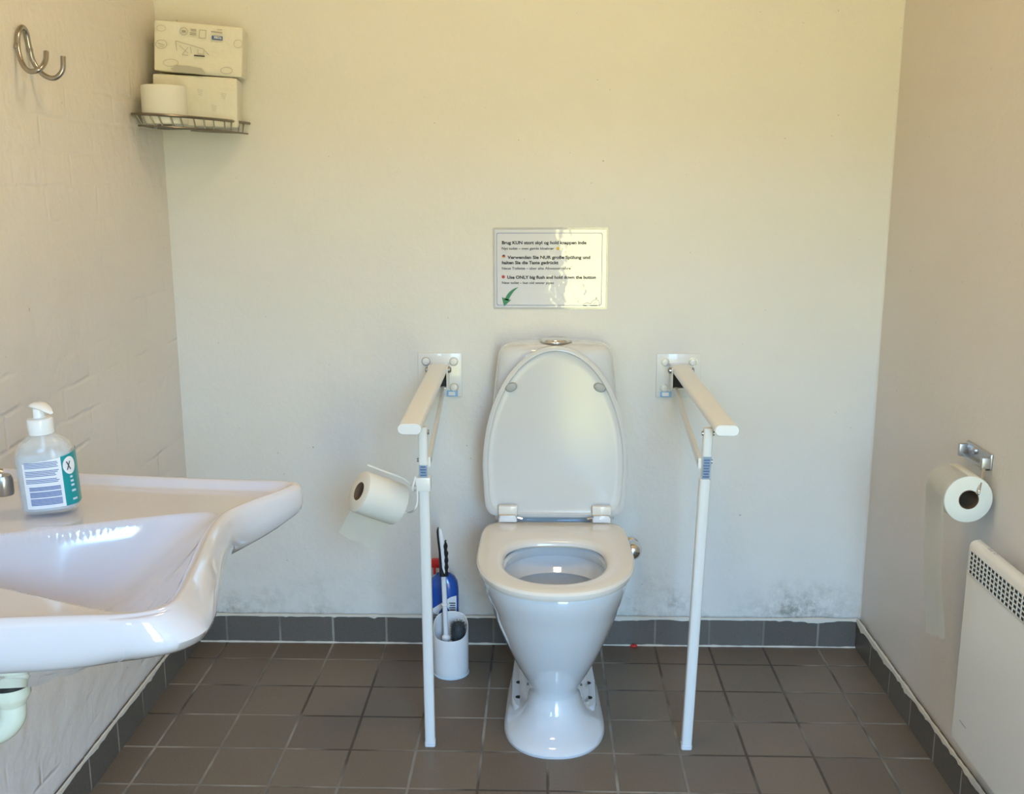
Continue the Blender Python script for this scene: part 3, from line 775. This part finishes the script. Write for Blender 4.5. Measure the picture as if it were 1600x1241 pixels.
def wing(p): return ss(.13, .25, abs(p.y-BY))*ss(-.56, -.40, p.x)      # 1 at the two front wings
near = lambda p: ss(0.0, -.2, p.y-BY)
for k, off, dz, dw in ((0, .0025, -.0020, 0), (0, .004, -.006, 0), (0, .005, -.018, 0), (0, .005, -.032, 0), (0, .003, -.044, .004), (.008, 0, -.054, .008), (.025, 0, -.060, .010), (.08, 0, -.068, .014), (.18, 0, -.080, .012), (.36, 0, -.110, 0), (.55, 0, -.150, 0), (.75, 0, -.165, 0), (.92, 0, -.172, 0)):
    ring = []
    for p, nn in zip(orig, nrm):
        if p.x < XL+.01: nn = Vector((0, 0, 0))
        w = wing(p); fl_ = (1-ss(-.22, .20, p.y-BY))*max(0, nn.x)**2*ss(XL+.1, XL+.3, p.x); q = p+nn*(off+.022*fl_*ss(0, -.030, dz)*(1-ss(-.05, -.09, dz)))
        cr_ = exp(-((p.x+.395)**2+(p.y-1.0)**2)/.0036)*ss(-.03, -.07, dz); kk = min(.95, k+.07*cr_)
        x = q.x+(c0.x-q.x)*kk; y = q.y+(c0.y-q.y)*kk
        if p.x < XL+.01: x = q.x
        z = RIMZ-.003+dz+w*dw*(1 if p.y > BY else .2)
        if 0 < kk < .5: z += w*.006*(1 if p.y > BY else .2)*(1-kk)
        ring.append(b.verts.new((max(x, XL+.002), y, z)))
    for i in range(nl):
        j = (i+1) % nl; b.faces.new((prev[i], prev[j], ring[j], ring[i]))
    prev = ring
b.faces.new(prev)
obj('basin', b, M['basin'], ba, angle=60)
b = NB(); lathe(b, (-.68, 1.20, .7145), [(.021, 0), (.021, .003), (.016, .004)], n=28); obj('drain_ring', b, M['chrome'], ba)
b = NB(); lathe(b, (-.672, 1.200, .648), [(.026, -.002), (.026, .012), (.018, .016), (.018, .03)], n=32); obj('drain_gasket', b, M['black'], ba)
b = NB(); lathe(b, (-.672, 1.200, .628), [(.0165, -.01), (.0215, 0), (.0235, .004), (.0235, .019), (.021, .022)], n=32)
tube(b, [(-.672, 1.200, .630), (-.672, 1.200, .615), (-.675, 1.200, .598), (-.690, 1.200, .582), (-.712, 1.200, .576), (-.735, 1.200, .582), (-.750, 1.200, .600), (-.755, 1.2, .62), (-.765, 1.20, .645), (-.79, 1.20, .655), (XL+.001, 1.20, .655)], .0165, 20, 8)
obj('waste_trap', b, M['pvc'], ba)
# tap, mostly beyond the left edge of the picture
tp = thing('mixer_tap', 'grey metal tap end on the back ledge of the washbasin', 'tap', (-.865, 1.25, .8275))
b = NB(); lathe(b, (-.865, 1.25, .8275), [(.026, 0), (.026, .006), (.022, .010), (.021, .08), (.018, .086)], n=28)
obj('tap_body', b, M['chrome'], tp)
b = NB(); tube(b, [(-.862, 1.255, .872), (-.82, 1.295, .885), (-.76, 1.340, .886), (-.738, 1.352, .878)], .0095, 14); lathe(b, (-.736, 1.353, .850), [(.0115, 0), (.0125, .004), (.0125, .022), (.010, .028)], n=20)
obj('spout', b, M['steel'], tp)
b = NB(); tube(b, [(-.865, 1.25, .908), (-.865, 1.23, .918), (-.86, 1.17, .93)], .008, 12); obj('tap_lever', b, M['chrome'], tp)

# ------------------------------------------------------------ pump bottle on the basin
BX, BYY, BZ = -.681, 1.372, .823
pu = thing('hand_gel_bottle', 'clear pump bottle of hand gel with a white and teal label on the washbasin ledge', 'pump bottle', (BX, BYY, BZ))
PM = Matrix.Translation((BX, BYY, BZ)) @ Matrix.Rotation(radians(-2.5), 4, 'Y') @ Matrix.Rotation(radians(14), 4, 'Z')
def bring(z, a, c_, p=2.6, n=48): return [PM @ Vector((se(2*pi*i/n, p)[0]*a, se(2*pi*i/n, p)[1]*c_, z)) for i in range(n)]
bprof = [(0, .032, .022), (.002, .036, .0255), (.006, .0385, .0275), (.03, .039, .028), (.075, .039, .028), (.088, .0365, .0265), (.098, .031, .0235), (.105, .023, .019), (.109, .015, .0145), (.115, .0135, .0135)]
b = NB(); loft(b, [bring(z, a, c_, 2.6 if z < .1 else 2) for z, a, c_ in bprof]); obj('bottle', b, M['bottle'], pu)
b = NB(); loft(b, [bring(z, a*.95, c_*.94) for z, a, c_ in [(.003, .032, .022)]+bprof[2:5]+[(.085, .0368, .0268)]]); obj('gel', b, M['gel'], pu)
def side_patch(t0, t1, z0, z1, off, n=20, slant=0):
    b = NB(); rows = []
    for k in range(2):
        row = []
        for i in range(n+1):
            t = radians(t0+(t1-t0)*i/n); c_, s_ = se(t, 2.6); z = (z0, z1)[k]+slant*i/n*k
            row.append(PM @ Vector((c_*(.039+off), s_*(.028+off), z)))
        rows.append(row)
    strip(b, rows); return b
lb = obj('back_label', side_patch(236, 303, .010, .074, .0006, slant=.006), M['labelw'], pu)
fl = obj('front_label', side_patch(303, 385, .010, .080, .0006, slant=.006), M['teal'], pu)
b = NB(); z = .075
seq = []
def lines(b, t0, t1, z, h): merge(b, side_patch(t0, t1, z, z+h, .0010, 10))
for z in [.0742-.0022*i for i in range(4)]+[.0625-.0022*i for i in range(4)]+[.0508-.0022*i for i in range(3)]: lines(b, 242, 297-random.random()*9, z, .0010)
for i in range(14): lines(b, 247, 296, .0150+.0019*i, .0012 if i not in (5, 10) else .0002)
obj('label_print', b, M['blueink'], lb, False)
b = NB(); rows = []
cz, ct = .066, 322
b2 = NB(); t0s = []
def dpatch(r, ct, cz, off, mat_, name, parent):
    b = NB(); pts = []
    for i in range(28):
        a = 2*pi*i/28; t = radians(ct+cos(a)*r/.039*57*1.05); c_, s_ = se(t, 2.6)
        pts.append(b.verts.new(PM @ Vector((c_*(.039+off), s_*(.028+off), cz+sin(a)*r))))
    cc, cs = se(radians(ct), 2.6); cv = b.verts.new(PM @ Vector((cc*(.039+off), cs*(.028+off), cz)))
    for i in range(28): b.faces.new((pts[i], pts[(i+1) % 28], cv))
    return obj(name, b, mat_, parent)
dpatch(.0125, 325, .066, .0011, M['labelw'], 'label_disc', fl)
def tline(b, ta, za, tb_, zb, w):
    for k in range(6):
        t0, t1 = ta+(tb_-ta)*k/6, ta+(tb_-ta)*(k+1)/6; z0, z1 = za+(zb-za)*k/6, za+(zb-za)*(k+1)/6
        vs = []
        for t, z in ((t0-w, z0), (t0+w, z0), (t1+w, z1), (t1-w, z1)):
            c_, s_ = se(radians(t), 2.6); vs.append(b.verts.new(PM @ Vector((c_*(.0405), s_*(.0295), z))))
        b.faces.new(vs)
b = NB(); tline(b, 316, .060, 326, .072, 1.6); tline(b, 316, .072, 326, .060, 1.6)
for ta, tb_ in ((329, 333),): tline(b, ta, .067, tb_, .067, 1)
obj('label_letter', b, M['ink'], fl, False)
b = NB()
for z, a in ((.048, 330), (.042, 332), (.036, 333), (.028, 336), (.016, 338)): merge(b, side_patch(322, a, z, z+.003, .0010, 6))
obj('label_words', b, M['paleblue'], fl, False)
b = NB(); lathe(b, (0, 0, .110), [(.0165, 0), (.0172, .002), (.0172, .0205), (.0155, .022), (.0085, .0225), (.0075, .0245), (.0075, .036), (.0065, .037)], n=36)
for v in b.verts: v.co = PM @ v.co
pc = obj('pump_collar', b, M['plastic'], pu)
b = NB(); R = []
for t, w, h_, z in ((-.014, .004, .001, .1485), (-.010, .009, .0035, .1490), (0, .0115, .0048, .1500), (.010, .0105, .0045, .1495), (.020, .008, .0040, .1475), (.028, .0055, .0032, .1445), (.033, .003, .002, .1425)):
    R.append([PM @ Matrix.Rotation(radians(-50), 4, 'Z') @ Vector((t, w*cos(a), z+h_*sin(a))) for a in [2*pi*i/16 for i in range(16)]])
loft(b, R); obj('pump_head', b, M['plastic'], pc)
b = NB(); tube(b, [PM @ Vector((0, 0, .012)), PM @ Vector((0, 0, .112))], .0028, 10, smooth=False); obj('dip_tube', b, M['plastic'], pu)

# ------------------------------------------------------------ double coat hook
b = NB()
tube(b, [(-.905, 1.967, 1.506), (-.903, 1.955, 1.488), (-.908, 1.938, 1.472), (-.928, 1.942, 1.470), (-.944, 1.952, 1.484), (-.9535, 1.960, 1.510), (-.9545, 1.968, 1.538), (-.9545, 1.985, 1.552), (-.9545, 2.000, 1.545),
         (-.9545, 2.007, 1.520), (-.950, 2.010, 1.492), (-.935, 2.010, 1.471), (-.915, 2.012, 1.464), (-.899, 2.014, 1.478), (-.897, 2.018, 1.504)], .0048, 14, 10)
for z in (1.515,):
    for yy in (1.961, 2.009): lathe(b, (XL+.003, yy, z), [(.0065, 0), (.0065, .006)], (1, 0, 0), 12)
tag(obj('coat_hook', b, M['steel'], base=(XL, 1.985, 1.51)), 'bent steel double coat hook high on the left wall', 'coat hook')

# ------------------------------------------------------------ corner wire shelf and what it carries
sh = thing('corner_shelf', 'wire corner shelf high on the left, holding paper towels and a roll', 'shelf', (XL, D, 1.40))
SHT = lambda x, y, z: Vector((x, y, z-.055*(x+.96)))       # it sags towards the right
cv = [(-.955, 2.488), (-.915, 2.462), (-.865, 2.470), (-.815, 2.505), (-.770, 2.560), (-.745, 2.625), (-.735, 2.697)]
cvs = smoothpts([(x, y, 0) for x, y in cv], 8)
b = NB(); zt, zb_ = 1.428, 1.402
tube(b, [SHT(p.x, p.y, zt) for p in cvs], .0034, 8, smooth=False)
obj('front_rail', b, M['wire'], sh)
b = NB(); tube(b, [SHT(XL+.005, 2.49, zt), SHT(XL+.005, D-.006, zt), SHT(-.735, D-.006, zt)], .0025, 8, smooth=False); obj('back_rail', b, M['wire'], sh); b = NB()
tube(b, [SHT(XL+.012+(p.x-XL)*.93, D-.008-(D-p.y)*.93, zb_) for p in cvs], .0022, 8, smooth=False); obj('lower_rail', b, M['wire'], sh)
for i in range(1, 14):
    b = NB(); p = cvs[int(i*(len(cvs)-1)/14)]; q = Vector((XL+.012+(p.x-XL)*.93, D-.008-(D-p.y)*.93, 0))
    e_ = Vector((XL+.02+(i/14)*.10, D-.012, 0)) if i > 7 else Vector((XL+.01, D-.02-(1-i/7)*.10, 0))
    tube(b, [SHT(p.x, p.y, zt), SHT(q.x, q.y, zb_), SHT(e_.x, e_.y, zb_)], .0020, 6, smooth=False); obj('wire_bar', b, M['wire'], sh)
def pack(label, x0, y0, ang, w, d, z0, h, tilt, front_print):
    t = thing('paper_towel_pack', label, 'paper towels', (x0, y0, z0), 'paper towel packs on the corner shelf')
    PMx = Matrix.Translation((x0, y0, z0)) @ Matrix.Rotation(ang, 4, 'Z') @ Matrix.Rotation(tilt, 4, 'Y')
    b = bmesh.new(); bmesh.ops.create_cube(b, size=1)
    bmesh.ops.subdivide_edges(b, edges=b.edges[:], cuts=14, use_grid_fill=True)
    for v in b.verts:
        c_ = v.co; q = Vector((c_.x+.5, c_.y+.5, c_.z+.5)); e_ = 1
        nx_ = noise.noise(Vector((q.x*4+z0*9, q.z*4, q.y*3)))*.0035+noise.noise(Vector((q.x*11+z0*9, q.z*11, q.y*5)))*.0012
        r = .004*((abs(c_.x) > .49)+(abs(c_.y) > .49)+(abs(c_.z) > .49) >= 2)*.5
        x = q.x*w; y = q.y*d; z = q.z*h
        if r: x += -math.copysign(r, c_.x)*(abs(c_.x) > .49); y += -math.copysign(r, c_.y)*(abs(c_.y) > .49); z += -math.copysign(r, c_.z)*(abs(c_.z) > .49)
        y += max(0, nx_)*(abs(c_.y) > .49)*(1 if c_.y < 0 else 0)
        v.co = PMx @ Vector((x, y, z))
    obj('wrapper', b, M['wrap'], t)
    return t, PMx
LM_ = -radians(-3.0)
p1, PMa = pack('lower pack of white folded paper towels standing behind the roll on the corner shelf', -.938, 2.578, radians(8), .200, .088, 1.409, .119, radians(2.6), False)
p2, PMb = pack('upper pack of white paper towels with faint print, top of the corner shelf pile', -.928, 2.577, radians(8), .208, .088, 1.534, .118, radians(4.2), True)
def pf(Mx, u, v, c_=-.0046): return Mx @ Matrix(((1, 0, 0, u), (0, 0, -1, c_+.0), (0, 1, 0, v), (0, 0, 0, 1)))
FM = PMb @ Matrix(((1, 0, 0, 0), (0, 0, 1, -.0050), (0, 1, 0, 0), (0, 0, 0, 1)))
W_, H_ = .208, .118
def fx(px): return (px-278)/(1105-278)*W_
def fz(px, py): return H_-(py-(95+(px-278)*.075))/500*H_
b = NB(); P = rrect(fx(818), fx(920), fz(870, 292), fz(870, 250), .002); flat(b, P, FM, 0)
mk = obj('logo_patch', b, M['blueink'], p2, False)
t_ = text_bm('TORK', .020, .008, .0003); b = NB()
merge(b, t_, FM @ Matrix.Translation((fx(912), fz(870, 255), -.0006)) @ Matrix.Rotation(pi, 4, 'Z')); obj('logo_letters', b, M['labelw'], mk, False)
b = NB()
def fl_line(b, pts, w=.0006):
    Q_ = [Vector((fx(x), fz(x, y))) for x, y in pts]
    for p, q in zip(Q_, Q_[1:]):
        d = q-p; n_ = Vector((-d.y, d.x)).normalized()*w; flat(b, [tuple(p+n_), tuple(p-n_), tuple(q-n_), tuple(q+n_)], FM, 0)
def circ(cx, cy, r, n=16, sy=1): return [(cx+r*cos(2*pi*i/n), cy+r*sy*sin(2*pi*i/n)) for i in range(n+1)]
fl_line(b, circ(558, 212, 36)); fl_line(b, [(540, 205), (578, 212)], .002); fl_line(b, [(540, 217), (578, 221)], .0012)
fl_line(b, [(705, 195), (765, 200), (760, 278), (700, 272), (705, 195)], .0007)
for yy in (190, 203, 225, 240): fl_line(b, [(615+5*(yy % 3), yy), (675, yy+5)], .0012)
fl_line(b, [(812, 210), (915, 222)], .0015); fl_line(b, [(870, 188), (915, 192)], .0009)
fl_line(b, [(495, 400), (485, 305), (740, 380), (795, 440)], .0007); fl_line(b, [(520, 350), (600, 425)], .0006); fl_line(b, [(600, 365), (545, 440), (600, 445)], .0006); fl_line(b, [(620, 360), (632, 425)], .0006); fl_line(b, [(690, 385), (690, 430), (745, 435), (745, 395)], .0006)
fl_line(b, circ(352, 340, 52, 16, .8)); fl_line(b, circ(350, 185, 42, 16, .7), .0004); fl_line(b, circ(440, 520, 70, 16, .5), .0005); fl_line(b, circ(960, 590, 55, 16, .6), .0005); fl_line(b, circ(1065, 325, 40), .0005)
fl_line(b, [(320, 330), (380, 350)], .0008); fl_line(b, [(330, 355), (375, 365)], .0006)
obj('faint_print', b, M['greyink'], p2, False)
b = NB(); fl_line(b, [(655, 445), (755, 452)], .0016); obj('dark_print', b, M['ink'], p2, False)
# torn dispensing slit
b = NB(); flat(b, [(fx(x), fz(x, y)) for x, y in ((440, 578), (500, 545), (600, 548), (730, 572), (775, 640), (600, 615), (470, 600))], FM, -.0003); obj('towel_slit', b, M['wrapgrey'], p2, False)
FMa = PMa @ Matrix(((1, 0, 0, 0), (0, 0, 1, -.0048), (0, 1, 0, 0), (0, 0, 0, 1)))
b = NB(); flat(b, [(.095, .0215), (.198, .0165), (.198, .0158), (.095, .0205)], FMa, 0)
for cx_, cz_ in ((.112, .088), (.168, .082), (.145, .052)):
    for k in range(4): flat(b, [(cx_-.007+k*.001, cz_-k*.004), (cx_+.007-k*.001, cz_-.003-k*.004), (cx_+.007-k*.001, cz_-.0038-k*.004), (cx_-.007+k*.001, cz_-.0008-k*.004)], FMa, 0)
obj('faint_print', b, M['greyink'], p1, False)
roll('toilet_roll', 'white toilet roll standing upright at the left of the corner wire shelf', (-.888, 2.522, 1.449), (.0, 0, 1), .052, .090, M['paper'])

# ------------------------------------------------------------ toilet brush set and spray bottle
br = thing('toilet_brush_holder', 'white rounded toilet brush holder on the floor between left rail and toilet', 'brush holder', (-.226, 2.522, 0))
b = NB(); n = 48; cx_, cy_ = -.226, 2.522
def hring(r, zf, zb2=None): return [(cx_+r*cos(2*pi*i/n), cy_+r*sin(2*pi*i/n), zf if zb2 is None else zf+(zb2-zf)*ss(-1, 1, sin(2*pi*i/n))) for i in range(n)]
loft(b, [hring(.043, 0), hring(.0455, .004), hring(.0465, .02), hring(.0465, .07), hring(.0462, .105, .150), hring(.0455, .1075, .1525), hring(.044, .1065, .1515), hring(.043, .095, .13), hring(.042, .04), hring(.03, .012)])
obj('holder_cup', b, M['plastic'], br)
b = NB(); lathe(b, (cx_, cy_, 0), [(.0475, 0), (.0475, .003), (.045, .004)], n=40); obj('shadow_ring', b, M['paleblue'], br)  # thin ring coloured as the bluish shadow round the cup's foot
bs = thing('toilet_brush', 'white toilet brush with black grips standing in the white holder', 'toilet brush', (-.235, 2.52, .03))
s0, s1 = Vector((-.236, 2.515, .045)), Vector((-.2415, 2.512, .285))
b = NB(); tube(b, [s0, s1], .0065, 12, smooth=False); lathe(b, s0.lerp(s1, .62), [(.0075, -.002), (.0095, 0), (.0075, .003)], n=16); lathe(b, s0.lerp(s1, .22), [(.006, -.002), (.012, 0), (.012, .006), (.007, .012)], n=18)
rod = obj('rod', b, M['plastic'], bs)
b = NB(); R = []
for z, w, dx in ((.277, .010, 0), (.283, .0105, 0), (.32, .0095, -.001), (.35, .0095, -.002), (.38, .008, -.005), (.397, .006, -.007), (.403, .003, -.008)):
    R.append([(-.2415+dx+w*cos(a), 2.512+w*.8*sin(a), z) for a in [2*pi*i/18 for i in range(18)]])
loft(b, R); hd = obj('handle', b, M['plastic'], bs)
b = NB()
R = []
for z, x, w in ((.275, -.2425, .0095), (.286, -.2450, .0072), (.30, -.2475, .0045), (.34, -.2495, .0035), (.375, -.2530, .0032), (.395, -.2545, .0032), (.404, -.2535, .002)):
    R.append([(x+w*cos(a), 2.5095+.009*sin(a), z) for a in [2*pi*i/12 for i in range(12)]])
loft(b, R); R = []
for i in range(22):
    z = .275+i*.0045; w = .0048+.0010*sin(i*1.5)-(.0022 if i > 19 else 0); R.append([(-.2335-(.0015 if z > .34 else 0)+w*cos(a), 2.5095+.009*sin(a), z) for a in [2*pi*k/12 for k in range(12)]])
loft(b, R); obj('grip', b, M['black'], hd)
b = NB(); bc = Vector((-.206, 2.522, .112)); lathe(b, bc, [(.005, -.035), (.015, -.030), (.018, -.01), (.018, .012), (.014, .026), (.006, .030)], n=20)
for i in range(420):
    z = -.032+.062*random.random(); a = random.random()*2*pi; rr_ = .019+.003*random.random()
    if z > .022: rr_ *= .85
    p = bc+Vector((cos(a)*.012, sin(a)*.012, z)); q = bc+Vector((cos(a)*rr_, sin(a)*rr_, z+.004*(random.random()-.3)))
    tube(b, [p, q], .0005, 3, smooth=False)
obj('bristle_head', b, M['bristle'], bs)
sp = thing('spray_bottle', 'blue cleaner bottle with a red cap standing behind the brush holder', 'cleaner bottle', (-.252, 2.625, 0))
b = NB(); R = []
for z, w, d_ in ((0, .036, .024), (.004, .039, .027), (.03, .040, .028), (.15, .040, .028), (.19, .040, .028), (.212, .037, .026), (.226, .029, .022), (.236, .017, .016), (.246, .0135, .0135)):
    R.append([(-.252+se(2*pi*i/40, 2.8)[0]*w, 2.628+se(2*pi*i/40, 2.8)[1]*d_, z) for i in range(40)])
loft(b, R); obj('bottle', b, M['blue'], sp)
b = NB(); lathe(b, (-.252, 2.628, .238), [(.0165, 0), (.0165, .012), (.012, .015)], n=20); obj('neck_collar', b, M['plastic'], sp)
b = NB(); box(b, -.2860, -.244, 2.618, 2.638, .252, .276, .005); box(b, -.280, -.273, 2.622, 2.634, .232, .256, .003); box(b, -.294, -.284, 2.623, 2.633, .262, .272, .002); obj('trigger_head', b, M['red'], sp)
b = NB(); yy = 2.628-.0286
vs = [b.verts.new(p) for p in ((-.288, yy, .090), (-.2165, yy+.004, .090), (-.2165, yy+.004, .181), (-.232, yy, .178), (-.288, yy, .140))]
b.faces.new(vs); bmesh.ops.solidify(b, geom=b.faces[:], thickness=.0006); lb = obj('white_label', b, M['labelw'], sp, False)
b = NB()
for i in range(9): box(b, -.236+(.002 if i % 2 else 0), -.219, yy-.0012, yy-.0006, .108+i*.0065, .1105+i*.0065)
obj('barcode_print', b, M['ink'], lb, False); b = NB()
for i in range(7): box(b, -.284, -.262-(i % 3)*.003, yy-.0012, yy-.0006, .095+i*.005, .0966+i*.005)
obj('label_print', b, M['ink'], lb, False)

# ------------------------------------------------------------ a red scrap by the skirting
b = NB(); bmesh.ops.create_icosphere(b, subdivisions=2, radius=1)
for v in b.verts:
    q = v.co*(1+.4*noise.noise(v.co*2.1)); v.co = Vector((.270+q.x*.010, 2.679+q.y*.006, .0045+max(-.0045, q.z*.005)))
tag(obj('red_scrap', b, M['red'], base=(.270, 2.679, 0)), 'tiny crumpled red scrap on the floor against the skirting right of the toilet', 'litter')
